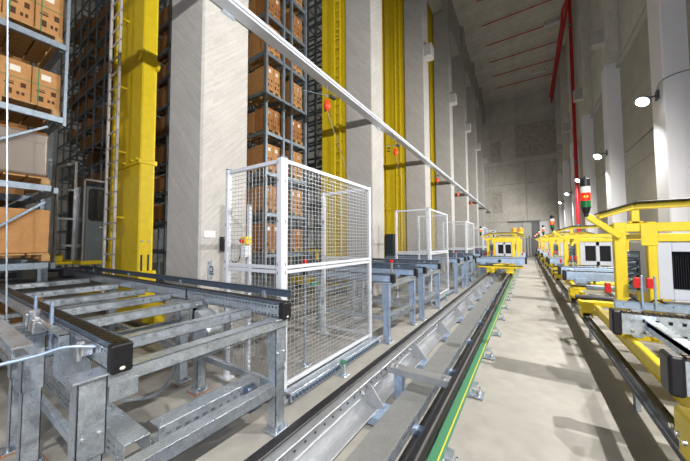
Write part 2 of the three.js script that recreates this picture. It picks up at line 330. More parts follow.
// long white rail along the left columns with pull floats
const lr = thing('overhead_rail', 'long white rail fixed along the left columns above the cages', 'rail', [-3.48, 4.85, -14]);
for (let z = 4; z > ZB + 2; z -= 5) {
  const b = Math.max(ZB, z - 4.985);
  mesh('rail_section', [R(-3.55, -3.42, 4.86, 5.02, b, z, .006), R(-3.56, -3.36, 4.84, 4.865, b, z, .003), R(-3.43, -3.39, 4.93, 4.96, b, z, .003)], M.fence, lr);
}
for (let k = 0; k < 7; k++) mesh('clamp', R(-3.59, -3.54, 4.8, 5.08, -2.5 - k * BAY, -2.3 - k * BAY), M.galv, lr);
for (const [i, z] of [-4.65, -8.3, -13.2, -17.8, -22.5].entries()) {
  const t = thing('pull_float', 'small orange float on a cord under the white rail, ' + ORD[i] + ' from the camera', 'float', [-3.45, 4.35, z], 'orange floats');
  const pts = []; for (let j = 0; j <= 10; j++) { const a = j / 10; pts.push(new THREE.Vector2(.001 + .075 * Math.sin(Math.PI * Math.pow(a, .75)), -.14 + .28 * a)); }
  mesh('float_body', prep(new THREE.LatheGeometry(pts, 16).translate(-3.45, 4.4, z)), M.orange, t);
  mesh('cord', [tube([[-3.45, 4.53, z], [-3.46, 4.7, z - .02], [-3.47, 4.84, z - .05]], .006, 8, 5), tube([[-3.45, 4.27, z], [-3.43, 3.4, z - .55], [-3.42, 2.5, z - 1.0]], .005, 10, 5)], M.cableGrey, t);
  mesh('clamp', R(-3.5, -3.42, 4.62, 4.68, z - .3, z - .12, .01), M.cabDark, t);
  mesh('rod', cyl([-3.46, 4.35, z + .8], [-3.46, 4.64, z - .14], .008, 6), M.galvDark, t);
}

// ---------------------------------------------------------------- tracks in the floor
function railFeet(t, x, z0, z1, step, side) {
  for (let z = z0; z > z1; z -= step) {
    const f = mesh('foot', [R(x - .02 * side, x + .15 * side, .012, .024, z - .07, z + .07, .002), R(x - .02 * side, x + .03 * side, .02, .2, z - .05, z + .05, .003), R(x + .02 * side, x + .1 * side, .1, .115, z - .05, z + .05, .002)], M.galv, t);
    mesh('bolt', [cyl([x + .11 * side, .0, z - .04], [x + .11 * side, .075, z - .04], .009, 8), cyl([x + .11 * side, .0, z + .04], [x + .11 * side, .075, z + .04], .009, 8), cyl([x + .11 * side, .024, z - .04], [x + .11 * side, .04, z - .04], .017, 6), cyl([x + .11 * side, .024, z + .04], [x + .11 * side, .04, z + .04], .017, 6)], M.chrome, f, { kind: 'stuff' });
  }
}
const Z1 = 3.0, Z2 = -34;
{ // left rail of the near track
  const t = thing('track_rail', 'aluminium channel rail with black running strip on the cage side', 'rail', [-1.25, 0, -10]);
  for (let z = Z1; z > Z2; z -= 3) {
    const b = z - 2.992;
    mesh('channel', [R(-1.24, -1.215, .09, .295, b, z, .003), R(-1.3, -1.2, .285, .3, b, z, .003), R(-1.24, -1.1, .085, .1, b, z, .003), R(-1.3, -1.24, .16, .18, b, z, .003), R(-1.225, -1.205, .18, .2, b, z, .002)], M.alu, t);
    mesh('running_strip', R(-1.335, -1.262, .3, .318, b, z, .004), M.black, t);
  }
  for (let z = -1.05; z > -20; z -= 1.17) {
    mesh('gusset', prism([[z - .006, .1], [z - .006, .27], [z + .006, .27], [z + .006, .1]], .001, 'x', -1.21), M.alu, t);
    const g = new THREE.Shape([[-1.215, .1], [-1.215, .27], [-1.17, .27], [-1.05, .12], [-1.05, .1]].map(p => new THREE.Vector2(...p)));
    mesh('gusset_plate', prep(new THREE.ExtrudeGeometry(g, { depth: .012, bevelEnabled: false }).translate(0, 0, z)), M.alu, t);
    mesh('sleeper', R(-1.33, -1.0, .02, .085, z - .12, z + .13, .004), M.blueSteel, t);
    mesh('sleeper_foot', [R(-1.36, -1.2, 0, .02, z - .05, z + .06, .002)], M.galv, t);
    mesh('bolt', [cyl([-1.215, .22, z - .06], [-1.19, .22, z - .06], .02, 6), cyl([-1.215, .15, z - .06], [-1.19, .15, z - .06], .02, 6), cyl([-1.215, .22, z + .08], [-1.19, .22, z + .08], .016, 6)], M.chrome, t);
  }
  const dots = []; for (let z = -.6; z > -8; z -= .1) dots.push(cyl([-1.216, .25, z], [-1.209, .25, z], .008, 6));
  mesh('rivets', dots, M.darkSteel, t, { kind: 'stuff' });
}
{ // right rail of the near track, black with a green cover strip
  const t = thing('track_rail', 'black round-topped rail with green cover strip along the walkway', 'rail', [-.55, 0, -10]);
  for (let z = Z1; z > Z2; z -= 4) {
    const b = z - 3.992;
    mesh('rail', [R(-.6, -.525, .24, .3, b, z, .02), R(-.575, -.55, .1, .25, b, z, .004), cyl([-.5625, .285, b], [-.5625, .285, z], .037, 14)], M.black, t);
    const c = mesh('cover_strip', [R(-.52, -.452, .235, .262, b, z, .004), R(-.52, -.51, .2, .25, b, z, .003)], M.green, t, { label: 'green cover strip' });
    mesh('yellow_line', R(-.468, -.46, .262, .2645, b, z, .001), M.stripe, c);
  }
  railFeet(t, -.545, -.9, -22, 1.08, 1);
}
{ // cable duct with lids between the rails
  const t = thing('cable_duct', 'flat grey lidded cable duct between the rails of the near track', 'duct', [-.88, 0, -10]);
  for (let z = Z1; z > Z2; z -= 2) {
    const b = z - 1.994;
    mesh('lid', R(-.99, -.775, .145, .153, b, z, .002), M.plate, t);
    mesh('duct_wall', [...swapXZ(slotted(b, z, .06, .145, -.785, -.779, [[.09, .115]], .09, .15)), R(-.985, -.979, .06, .145, b, z, .001), R(-.985, -.779, .055, .062, b, z, .001)], M.galv, t);
  }
  for (let z = -1.05; z > -20; z -= 1.17) mesh('bearer', R(-.96, -.62, .0, .055, z - .03, z + .03, .003), M.blueSteel, t);
}
{ const t = thing('rail_stop', 'pale blue steel cross bar bridging the near track above the duct', 'bar', [-.85, 0, -2.62]);
  mesh('cross_bar', [R(-1.19, -.61, .29, .3, -2.68, -2.57, .003), R(-1.19, -.61, .24, .3, -2.575, -2.565, .002), R(-1.19, -.61, .24, .3, -2.685, -2.675, .002)], M.alu, t);
  mesh('leg', R(-1.12, -1.04, .0, .24, -2.66, -2.58, .004), M.blueSteel, t);
  for (const x of [-1.15, -1.1, -.65]) mesh('bolt', cyl([x, .3, -2.6], [x, .325, -2.6], .016, 6), M.chrome, t);
}
// rails of the far track under the row of cars
for (const [x, lab] of [[.745, 'raised dark rail under the row of yellow cars on the walkway side'], [1.95, 'raised dark rail under the row of yellow cars on the wall side']]) {
  const t = thing('track_rail', lab, 'rail', [x, 0, -10]);
  for (let z = Z1; z > Z2; z -= 4) mesh('rail', [R(x - .065, x + .05, .275, .31, z - 3.992, z, .006), cyl([x - .02, .295, z - 3.992], [x - .02, .295, z], .032, 12), R(x + .03, x + .055, .19, .31, z - 3.992, z, .004)], M.darkSteel, t);
  for (let z = -1.4; z > -32; z -= 2.2) { mesh('post', R(x + .02, x + .055, .0, .275, z - .04, z + .04, .003), M.galv, t); mesh('bolt', [cyl([x - .02, .335, z], [x - .02, .34, z], .01, 6), cyl([x + .055, .25, z - .1], [x + .07, .25, z - .1], .014, 6), cyl([x + .055, .25, z + .1], [x + .07, .25, z + .1], .014, 6)], M.chrome, t); }
}

// ---------------------------------------------------------------- mesh cages
function cage(k) {
  const z1 = -1.97 - k * BAY, z0 = -3.76 - k * BAY, xa = -2.86, xb = -2.0, T = 2.34, Mid = 1.24;
  const t = thing('mesh_cage', ['tall white wire mesh cage beside the near conveyor, nearest the camera', 'white wire mesh cage second from the camera along the track', 'white wire mesh cage third from the camera along the track', 'white wire mesh cage fourth from the camera along the track', 'farthest white wire mesh cage along the track'][k], 'cage', [-2.43, 0, (z0 + z1) / 2], 'mesh cages along the track');
  for (const [x, z] of [[xa, z1], [xb, z1], [xb, z0], [xa, z0]]) {
    const w = (x === xb && z === z1) ? .045 : .03;
    const p = mesh('post', [R(x - w, x + w * .6, .02, T, z - w, z + w, .006), R(x - .06, x + .06, 0, .02, z - .06, z + .06, .003)], M.fence, t);
    mesh('post_cap', R(x - w, x + w * .6, T, T + .012, z - w, z + w, .004), M.galvDark, p);
    if (k < 2) { const sl = []; for (const y of [.3, .75, 1.2, 1.28, 1.7, 2.1, 2.28]) sl.push(R(x + w * .6 - .002, x + w * .6 + .002, y, y + .03, z - .012, z - .004, .001), R(x - w * .6, x - w * .6 + .008, y, y + .03, z + w - .002, z + w + .002, .001)); mesh('slot_marks', sl, M.cabDark, p); }
  }
  const sides = [['x', xa, xb, z1], ['z', z0, z1, xb], ['x', xa, xb, z0]];
  for (const [ax, a, b, c] of sides) {
    const bx = (p, q, y0, y1, h) => ax === 'x' ? R(p, q, y0, y1, c - h, c + h, .003) : R(c - h, c + h, y0, y1, p, q, .003);
    const sx = (p, q, y0, y1, h, o) => ax === 'x' ? S(p, q, y0, y1, c + o - h, c + o + h) : S(c + o - h, c + o + h, y0, y1, p, q);
    mesh('top_rail', bx(a + .03, b - .03, T - .045, T - .005, .014), M.fence, t);
    mesh('middle_rail', [bx(a + .03, b - .03, Mid + .005, Mid + .04, .014), bx(a + .03, b - .03, Mid - .04, Mid - .005, .014)], M.fence, t);
    mesh('bottom_rail', bx(a + .03, b - .03, .12, .16, .014), M.fence, t);
    const st = k < 1 ? [.056, .044] : k < 2 ? [.075, .06] : [.11, .09], r = k < 1 ? .0018 : k < 2 ? .0022 : .003;
    for (const [y0, y1] of [[.16, Mid - .04], [Mid + .04, T - .045]]) {
      const w = []; const nx = Math.round((b - a) / st[0]), ny = Math.round((y1 - y0) / st[1]);
      for (let i = 1; i < nx; i++) { const p = a + (b - a) * i / nx; w.push(sx(p - r, p + r, y0, y1, r, 0)); }
      for (let j = 1; j < ny; j++) { const y = y0 + (y1 - y0) * j / ny; w.push(sx(a + .03, b - .03, y - r, y + r, r, r * 1.5)); }
      mesh('wire_mesh', w, M.wire, t, { kind: 'stuff' });
    }
  }
  // galvanised toothed kick rail along the track side
  mesh('kick_rail', [R(xb + .03, xb + .13, .095, .115, z0 - .08, z1 + .02, .003), R(xb + .12, xb + .135, .03, .115, z0 - .08, z1 + .02, .002)], M.galv, t);
  if (k < 2) { const te = []; for (let z = z1; z > z0; z -= .05) te.push(S(xb + .135, xb + .15, .05, .09, z - .03, z)); mesh('teeth', te, M.galvDark, t, { kind: 'stuff' }); }
}
for (let k = 0; k < 5; k++) cage(k);
for (const [i, z] of [-2.72, -7.6].entries()) {
  const t = thing('guide_foot', 'small steel foot with green top at the kick rail of the ' + ORD[i] + ' mesh cage', 'foot', [-1.8, 0, z]);
  mesh('stem', [R(-1.82, -1.77, 0, .13, z - .02, z + .02, .003), R(-1.86, -1.74, 0, .012, z - .05, z + .05, .002)], M.galv, t);
  mesh('green_cap', cyl([-1.8, .13, z], [-1.8, .165, z], .032, 14), M.green, t);
}
// devices on the first column and inside the first cage
{ const t = thing('junction_box', 'black junction box with looping cable on the first concrete column', 'box', [-3.56, 1.4, -2.4]);
  mesh('housing', rbox(.07, .19, .15, .012, -3.545, 1.5, -2.4), M.black, t);
  mesh('cable', tube([[-3.54, 1.41, -2.42], [-3.53, 1.26, -2.46], [-3.5, 1.24, -2.56], [-3.52, 1.33, -2.62], [-3.545, 1.45, -2.64]], .009), M.cable, t);
  mesh('lid_screw', cyl([-3.51, 1.57, -2.35], [-3.506, 1.57, -2.35], .008, 8), M.chrome, t); }
mesh('wall_plate', R(-3.58, -3.57, 1.58, 1.67, -2.26, -2.1, .003), M.white, null, { org: [-3.575, 1.58, -2.18], label: 'small white plate on the first concrete column beside the black junction box', category: 'plate' });
{ const t = thing('emergency_stop', 'yellow and white emergency stop box on a post inside the first cage', 'stop button', [-2.69, 0, -2.12]);
  mesh('post', [R(-2.71, -2.67, .01, 1.95, -2.14, -2.1, .003), R(-2.75, -2.63, 0, .01, -2.18, -2.06, .002)], M.fence, t);
  mesh('housing', rbox(.11, .09, .07, .01, -2.69, 1.53, -2.07), M.yellow, t);
  mesh('switch_box', rbox(.09, .13, .07, .008, -2.69, 1.41, -2.07), M.white, t);
  mesh('button', cyl([-2.69, 1.53, -2.035], [-2.69, 1.53, -2.0], .022, 14), M.sensor, t); }
{ const t = thing('pull_switch', 'small steel eye bracket on the first concrete column above the conveyor', 'bracket', [-3.57, 1.02, -2.2]);
  mesh('plate', R(-3.58, -3.565, 1.03, 1.27, -2.215, -2.16, .003), M.galv, t);
  mesh('eye', [prep(new THREE.TorusGeometry(.035, .009, 8, 18).translate(-3.54, 1.16, -2.19)), cyl([-3.57, 1.1, -2.19], [-3.5, 1.1, -2.19], .014, 8)], M.galvDark, t); }
{ const t = thing('sensor_stand', 'steel sensor stand with small red and green devices inside the first cage', 'sensor stand', [-2.35, 0, -2.7]);
  mesh('pole', [cyl([-2.35, 0, -2.7], [-2.35, 1.25, -2.7], .018, 10), R(-2.42, -2.28, 0, .01, -2.77, -2.63)], M.galv, t);
  mesh('arm', cyl([-2.35, .98, -2.7], [-2.12, .98, -2.7], .014, 8), M.galv, t);
  mesh('head', rbox(.07, .11, .06, .008, -2.33, 1.16, -2.66), M.black, t);
  mesh('device', rbox(.05, .05, .05, .008, -2.35, 1.27, -2.7), M.sensor, t, { label: 'red device' });
  mesh('green_device', rbox(.05, .04, .12, .006, -2.2, 1.01, -2.7), M.green, t); }

// ---------------------------------------------------------------- chain conveyors
function conveyor(o) {
  const { label, zN, zF, xE, xB, bars, legX, detail } = o, Y = 1.02;
  const t = thing('chain_conveyor', label, 'conveyor', [(xE + xB) / 2, 0, (zN + zF) / 2], 'chain conveyors along the track');
  for (const z of [zN, zF]) {
    const hw = .042;
    const bm = mesh('track_beam', [R(xB, xE - .05, Y - .13, Y - .12, z - hw, z + hw, .002), R(xB, xE - .05, Y - .13, Y - .02, z - hw, z - hw + .008, .002), R(xB, xE - .05, Y - .03, Y - .02, z - hw, z + hw, .002),
      ...(detail ? [...slotted(xE - 1.45, xE - .05, Y - .13, Y - .02, z + hw - .006, z + hw, [[Y - .118, Y - .106], [Y - .062, Y - .04]], .022, .042), R(xB, xE - 1.46, Y - .13, Y - .02, z + hw - .008, z + hw, .002)] : [R(xB, xE - .05, Y - .13, Y - .02, z + hw - .008, z + hw, .002)])], detail ? M.galv : M.blueSteel, t);
    if (detail) mesh('joint_strap', R(xE - 1.475, xE - 1.445, Y - .13, Y - .01, z + hw - .002, z + hw + .006, .002), M.darkSteel, bm);
    const links = [], from = detail ? Math.max(xB, -6) : xE - 1.5;
    for (let x = xE - .02, i = 0; x > from; x -= .03, i++) for (const s of [-1, 0, 1]) links.push(S(x - .021, x, Y - .02, Y - (i + s) % 2 * .003, z + s * .019 - .008, z + s * .019 + .008));
    mesh('chain', links, M.chain, bm, { kind: 'stuff' });
    mesh('chain_edge', [R(xB, xE - .03, Y - .02, Y - .002, z + .031, z + .041, .002), R(xB, xE - .03, Y - .02, Y - .002, z - .041, z - .031, .002)], M.galvDark, bm);
    const cap = mesh('end_cap', rbox(.06, .142, .092, .013, xE - .015, Y - .074, z), M.black, t);
    if (detail) mesh('white_mark', prep(new THREE.SphereGeometry(.011, 12, 8).scale(.2, .8, 1.1).translate(xE + .0155, Y - .12, z)), M.sticker, cap);
  }
  mesh('guide_rail', [R(xB, xE - .06, Y + .005, Y + .065, zF - .125, zF - .115, .002), R(xB, xE - .06, Y + .055, Y + .067, zF - .15, zF - .115, .002)], M.galvDark, t);
  for (let x = xE - .4; x > xB; x -= 1.5) mesh('guide_bracket', [R(x - .02, x + .02, Y - .1, Y + .04, zF - .115, zF - .1, .002), R(x - .02, x + .02, Y - .1, Y - .08, zF - .1, zF - .05, .002)], M.galv, t);
  for (const [x, y, h, w] of bars) mesh('cross_bar', chanZ(x - w / 2, x + w / 2, y - h, y, zF + .05, zN - .05, .007, -1), detail ? M.galv : M.blueSteel, t);
  for (const lx of legX) for (const lz of [zN + .1, zF + .04]) {
    const fr = lx === legX[0];
    const lg = mesh('leg', [...chanY(lx - .07, lx + .03, .52, .878, lz - .055, lz + .055, .008), ...chanY(lx - .06, lx + .022, .04, .56, lz - .047, lz + .047, .008)], fr && !detail ? M.blueSteel : M.galv, t);
    mesh('top_plate', R(lx - .09, lx + .05, .878, .888, lz - .075, lz + .075, .002), M.galv, lg);
    mesh('foot', [R(lx - .09, lx + .06, .004, .016, lz - .08, lz + .08, .003), cyl([lx - .02, .01, lz], [lx - .02, .06, lz], .02, 8), cyl([lx + .035, .01, lz + .05], [lx + .035, .045, lz + .05], .01, 6), cyl([lx + .035, .01, lz - .05], [lx + .035, .045, lz - .05], .01, 6)], M.galv, lg);
    if (detail && !fr) mesh('rust_pad', R(lx - .1, lx + .07, 0, .005, lz - .09, lz + .09, .001), M.rust, lg);
    if (fr) mesh('bolt', [cyl([lx + .03, .62, lz - .03], [lx + .042, .62, lz - .03], .009, 6), cyl([lx + .03, .62, lz + .03], [lx + .042, .62, lz + .03], .009, 6)], M.chrome, lg, { kind: 'stuff' });
  }
  const lx = legX[0];
  mesh('front_beam', chanZ(lx - .06, lx + .035, .812, .887, zF - .02, zN + .045, .008, -1), M.galv, t);
  mesh('lower_beam', chanZ(lx - .07, lx + .02, .29, .375, zF + .06, zN, .008, -1), M.galv, t);
  for (const x of legX.slice(1)) mesh('lower_beam', chanZ(x - .05, x + .02, .62, .68, zF + .05, zN, .007, -1), M.galv, t);
  for (const z of [zN, zF]) mesh('side_brace', R(legX[legX.length - 1], lx - .07, .29, .35, z - .02, z + .02, .004), M.galv, t);
  return t;
}
const stdBars = [[-2.1, .93, .075, .08], [-2.85, .93, .075, .08], [-3.5, .93, .075, .08], [-4.15, .93, .075, .08], [-5.0, .93, .075, .08], [-6.2, .93, .075, .08]];
const main = conveyor({ label: 'large galvanised chain conveyor in the left foreground', zN: -.58, zF: -1.7, xE: -1.68, xB: -7.3, bars: stdBars, legX: [-1.73, -2.85, -3.2, -5.2], detail: true });
// fittings of the foreground conveyor
mesh('drive_unit', [rbox(.32, .16, .24, .02, -7.14, .99, -1.62), cyl([-7.1, 1.06, -1.5], [-7.1, 1.06, -1.28], .05, 14), R(-7.3, -6.9, .86, .9, -1.7, -.6, .004)], M.darkSteel, main);
mesh('drive_unit', [rbox(.3, .12, .2, .02, -6.6, .99, -.62), cyl([-6.6, 1.03, -.6], [-6.6, 1.03, -.9], .04, 12)], M.darkSteel, main);
mesh('cable_tray', [R(-5, -1.99, .325, .333, -.85, -.71, .002), ...slotted(-5, -1.99, .2, .328, -.715, -.71, [[.235, .25], [.275, .29]], .05, .08), R(-5, -1.99, .2, .328, -.85, -.845, .001)], M.galv, main, { label: 'closed cable tray' });
mesh('cable_tray', [R(-2.06, -1.93, .362, .37, -1.64, -.87, .002), ...swapXZ(slotted(-1.64, -.87, .27, .364, -1.936, -1.93, [[.3, .32]], .035, .06)), R(-2.06, -1.93, .262, .27, -1.64, -.87, .001)], M.galv, main, { label: 'perforated cable tray' });
mesh('tray_motor', [rbox(.12, .16, .13, .01, -1.98, .2, -1.6), cyl([-1.9, .33, -1.56], [-1.9, .33, -1.48], .035, 10)], M.galvDark, main);
mesh('cable', tube([[-1.95, .82, -.95], [-1.98, .66, -.97], [-2.15, .48, -.95], [-2.5, .36, -.88]], .012), M.cableGrey, main);
for (const x of [-2.98, -2.55]) mesh('sensor_bar', R(x - .018, x + .018, .82, 1.135, -.51, -.497, .003), M.blueSteel, main);
mesh('sensor_clamp', [cyl([-3.1, .99, -.485], [-2.4, .99, -.485], .022, 10), rbox(.09, .09, .07, .012, -2.88, .99, -.47), rbox(.09, .08, .07, .012, -2.68, .97, -.47), cyl([-2.8, .93, -.47], [-2.8, 1.06, -.47], .03, 10)], M.chrome, main);
mesh('bracket_box', [R(-2.36, -2.2, .9, .995, -.515, -.508, .002), R(-2.36, -2.2, .985, .995, -.515, -.465, .002), R(-2.21, -2.2, .89, .995, -.515, -.465, .002)], M.galv, main);
mesh('conduit', tube([[-1.92, .985, -.06], [-1.9, .99, -.33], [-1.9, 1.0, -.42], [-1.86, .98, -.53]], .008), M.blueSteel, main);
mesh('clamp', [rbox(.05, .06, .05, .008, -1.92, .96, -.51), rbox(.04, .07, .04, .008, -2.02, .94, -.51), cyl([-1.96, .9, -.5], [-1.96, 1.0, -.5], .02, 10)], M.chrome, main);
mesh('splice_plate', R(-1.702, -1.694, .74, .83, -.66, -.54, .002), M.galv, main);
mesh('side_plate', R(-2.7, -2.0, .62, .87, -.555, -.55, .002), M.galv, main);
mesh('cable_loop', tube([[-2.9, .86, -1.62], [-2.78, .7, -1.55], [-2.6, .74, -1.5], [-2.55, .86, -1.48]], .022), M.black, main);
mesh('curved_guard', prep(new THREE.CylinderGeometry(.22, .22, .14, 24, 1, false, 0, Math.PI).rotateX(Math.PI / 2).translate(-2.6, .66, -1.52)), M.galv, main);
{ // the next conveyor's track end at the left edge
  const t = thing('conveyor_stub', 'short flanged steel track end at the lower left edge', 'conveyor', [-3, 0, -.25]);
  mesh('beam', [R(-6, -1.96, 1.022, 1.032, -.335, -.262, .003), R(-6, -2.0, .965, 1.022, -.28, -.27, .002), R(-6, -2.0, .965, .975, -.33, -.27, .002)], M.galv, t);
  for (const x of [-3.9, -5.2]) { const lg = mesh('leg', chanY(x - .06, x + .03, .02, .965, -.34, -.25, .008), M.galv, t); mesh('foot', R(x - .1, x + .07, 0, .02, -.36, -.18), M.galv, lg); }
}
{ const t = thing('pole', 'thin pale vertical pole at the far left edge above the conveyor', 'pole', [-3, .95, -.41]);
  mesh('shaft', cyl([-3, .95, -.375], [-3, 7.5, -.185], .005, 8), M.galv, t); mesh('base', cyl([-3, .95, -.375], [-3, .98, -.375], .014, 10), M.galv, t); mesh('bracket', R(-3.03, -2.97, .935, .95, -.52, -.36, .002), M.galv, t); }
for (let k = 1; k < 6; k++) {
  const b = stdBars.slice(0, 4);
  conveyor({ label: 'blue-grey chain conveyor just past the ' + ORD[k - 1] + ' mesh cage', zN: -4.06 - (k - 1) * BAY, zF: -5.12 - (k - 1) * BAY, xE: -1.74, xB: -4.6, bars: b, legX: [-1.8, -3.1], detail: false });
  conveyor({ label: 'blue-grey chain conveyor just before the ' + (k < 5 ? ORD[k] + ' mesh cage' : 'end wall'), zN: -5.56 - (k - 1) * BAY, zF: -6.65 - (k - 1) * BAY, xE: -1.71, xB: -4.6, bars: b, legX: [-1.75, -3.1], detail: false });
}
for (let k = 0; k < 3; k++) {
  const z = -4.25 - k * BAY, t = thing('light_barrier', 'slim sensor post with red tip at the ' + ORD[k + 1] + ' pair of conveyors', 'sensor', [-1.86, .9, z]);
  mesh('stem', R(-1.875, -1.845, .9, 1.18, z - .012, z + .012, .003), M.chrome, t);
  mesh('red_tip', rbox(.045, .045, .045, .008, -1.86, 1.2, z), M.sensor, t);
}

// ---------------------------------------------------------------- racks
const LV = i => 1.26 + i * .99;                   // top of the shelf beams
function rack(label, zA, zB, x0, x1, mat, nz, step, org, top = 15.6) {
  const t = thing('pallet_rack', label, 'rack', org), zs = [];
  for (let i = 0; i < nz; i++) zs.push(zA, zA);
  const cols = nz === 2 ? [zA, zA + (zB - zA) * .4, zA + (zB - zA) * .6, zB] : [zA, zB];
  let f = 0;
  for (let x = x0; x >= x1; x -= step, f++) {
    for (const z of cols) mesh('upright', R(x - .05, x + .03, 0, top, z - .028, z + .028, .003), mat, t);
    for (let l = 0; l < 14; l++) mesh('frame_tie', R(x - .03, x + .01, LV(l) - .1, LV(l) - .02, zB, zA, .003), mat, t);
    if (f > 0 && (f % 2 === 0)) for (let l = 0; l < 14; l++) mesh('brace', bar([x, LV(l) - .05, zA - .03], [x, LV(l) + .85, cols[1] + .03], .025, .025), mat, t);
  }
  for (let l = 0; l < 14; l++) for (const z of cols) mesh('shelf_beam', R(x1 - .05, x0, LV(l) - .095, LV(l), z - .02, z + .02, .003), mat, t);
  return t;
}
const r2 = rack('deep steel pallet rack of brown cartons behind the first mesh cage', -4.55, -5.98, -5.2, -23.2, M.rackGalv, 2, 1.2, [-14, 0, -5.27]);
const r3 = rack('deep steel pallet rack behind the second concrete column', -9.45, -10.88, -5.2, -14.8, M.rackGalv, 2, 1.2, [-10, 0, -10.17]);
{ // rack at the far left edge, galvanised end frame facing the aisle
  const t = thing('pallet_rack', 'galvanised pallet rack loaded with strapped cartons at the far left edge', 'rack', [-7.5, 0, -.4]);
  for (const [x, z] of [[-6.4, -1.13], [-5.35, .62], [-6.7, .62], [-8.2, -1.13], [-10.6, -1.13], [-13, -1.13], [-15.4, -1.13]]) mesh('upright', [R(x - .05, x + .05, 0, 15, z - .012, z + .055, .004), R(x - .05, x - .03, 0, 15, z - .06, z, .002), R(x + .03, x + .05, 0, 15, z - .06, z, .002)], M.rackGalv, t);
  mesh('upper_post', R(-5.21, -5.17, 3.08, 15, -1.085, -1.05, .003), M.rackGalv, t);
  for (let l = 0; l < 12; l++) {
    const y = [1.28, 2.27, 3.2, 4.2][l] || 4.2 + (l - 3) * .99;
    mesh('shelf_beam', R(-5.22, -5.16, y - .09, y - .01, l < 2 ? -.97 : -1.06, .6, .004), M.rackGalv, t);
    mesh('shelf_beam', R(-6.56, -6.5, y - .11, y - .01, -1.06, .6, .004), M.rackGalv, t);
    mesh('side_beam', R(-15.5, -5.23, y - .1, y - .02, -1.05, -1.0, .004), M.rackGalv, t);
  }
  mesh('brace', bar([-5.27, 3.05, -.93], [-5.27, 2.3, .1], .03, .03), M.rackGalv, t);
  mesh('brace', bar([-5.25, 2.05, -.93], [-5.25, 1.3, -.1], .04, .03), M.rackGalv, t);
  mesh('brace', bar([-5.3, 3.15, -.95], [-6.4, 2.7, -.95], .03, .03), M.rackGalv, t);
}
// pallets and cartons
function pallet(label, x0, x1, z0, z1, y, group) {
  const t = thing('wooden_pallet', label, 'pallet', [(x0 + x1) / 2, y, (z0 + z1) / 2], group), n = 5, w = (z1 - z0);
  for (let i = 0; i < n; i++) { const a = z0 + w * i / n; mesh('deck_board', R(x0, x1, y + .085, y + .105, a + .01, a + w / n - .01, .003), M.wood, t); }
  mesh('blocks', [0, .5, 1].flatMap(f => [0, .5, 1].map(g => { const a = x0 + .05 + (x1 - x0 - .1) * f, b = z0 + .04 + (w - .08) * g; return R(a - .05, a + .05, y + .02, y + .085, b - .04, b + .04, .002); })), M.wood, t, { kind: 'stuff' });
  mesh('bottom_boards', [0, .5, 1].map(g => { const b = z0 + .04 + (w - .08) * g; return R(x0, x1, y, y + .02, b - .04, b + .04, .002); }), M.wood, t, { kind: 'stuff' });
  return t;
}
function carton(label, x0, x1, y0, y1, z0, z1, style, group, mat = M.card) {
  const t = thing('carton', label, 'carton', [(x0 + x1) / 2, y0, (z0 + z1) / 2], group);
  mesh('box', R(x0, x1, y0, y1, z0, z1, .006), mat, t);
  const h = y1 - y0, w = z1 - z0, zc = (z0 + z1) / 2;
  if (style >= 1) mesh('label', R(x1, x1 + .002, y1 - h * .29, y1 - h * .14, zc - w * .14, zc + w * .2, .0005), M.sticker, t, { label: 'white paper label' });
  if (style >= 1) mesh('printed_mark', [S(x1, x1 + .0012, y0 + h * .34, y0 + h * .46, z0 + w * .16, z0 + w * .34), S(x1, x1 + .0012, y0 + h * .36, y0 + h * .4, z0 + w * .55, z0 + w * .85), S(x1, x1 + .0012, y0 + h * .42, y0 + h * .44, z0 + w * .55, z0 + w * .8), S(x1, x1 + .0012, y0 + h * .14, y0 + h * .22, z0 + w * .2, z0 + w * .3), S(x1, x1 + .0012, y0 + h * .14, y0 + h * .22, z0 + w * .36, z0 + w * .46), S(x1, x1 + .0012, y0 + h * .12, y0 + h * .26, z0 + w * .6, z0 + w * .82)], M.print, t, { kind: 'stuff' });
  if (style === 2) { mesh('strap', [S(x0 - .002, x1 + .003, y0, y1 + .002, zc - .008 + w * .3, zc + .004 + w * .3)], M.strap, t); mesh('strap', [S(x0 - .002, x1 + .003, y0 + h * .55, y0 + h * .565, z0 - .002, z1 + .002)], M.strap, t); }
  if (style === 3) mesh('tape', [S(x0, x1 + .002, y0 + h * .05, y1 + .002, zc - .02, zc + .02), S((x0 + x1) / 2 - .03, (x0 + x1) / 2 + .03, y0 + h * .1, y1 + .002, z0, z1 + .002)], M.card2, t);
  return t;
}
// far left rack loads
for (const [l, y] of [[2, 3.2], [3, 4.2]]) {
  pallet('wooden pallet under strapped cartons, ' + (l === 2 ? 'middle' : 'top') + ' visible shelf of the far left rack', -6.3, -5.25, -1.04, .05, y);
  for (let i = 0; i < 4; i++) { const z1 = .03 - i * .27 - .0; carton((i === 3 ? 'outer' : i === 2 ? 'second outermost' : i === 1 ? 'third outermost' : 'innermost') + ' strapped carton on the ' + (l === 2 ? 'middle' : 'top') + ' visible shelf of the far left rack', -6.2, -5.3, y + .107, y + .107 + (l === 2 ? .5 : .62), z1 - .262, z1, 2, 'strapped cartons of the far left rack'); }
}
{ const t = thing('wrapped_load', 'stretch-wrapped brown load on the lower shelf of the far left rack', 'load', [-5.8, 2.27, -.45]);
  mesh('load_block', rbox(.9, .6, 1.0, .03, -5.8, 2.68, -.46), M.card2, t);
  mesh('film', [rbox(.93, .46, 1.015, .035, -5.8, 2.62, -.46), rbox(.925, .2, 1.01, .03, -5.8, 2.86, -.46)], M.wrap, t, { label: 'glossy stretch film' });
  pallet('wooden pallet under the stretch-wrapped load in the far left rack', -6.3, -5.3, -.98, .05, 2.27); }
for (const [i, z1] of [.05, -.48].entries()) { carton((i ? 'right' : 'left') + ' large plain carton on the lowest shelf of the far left rack', -6.2, -5.3, 1.39, 1.95, z1 - .51, z1, 0, 'plain cartons of the lowest shelf', M.card); }
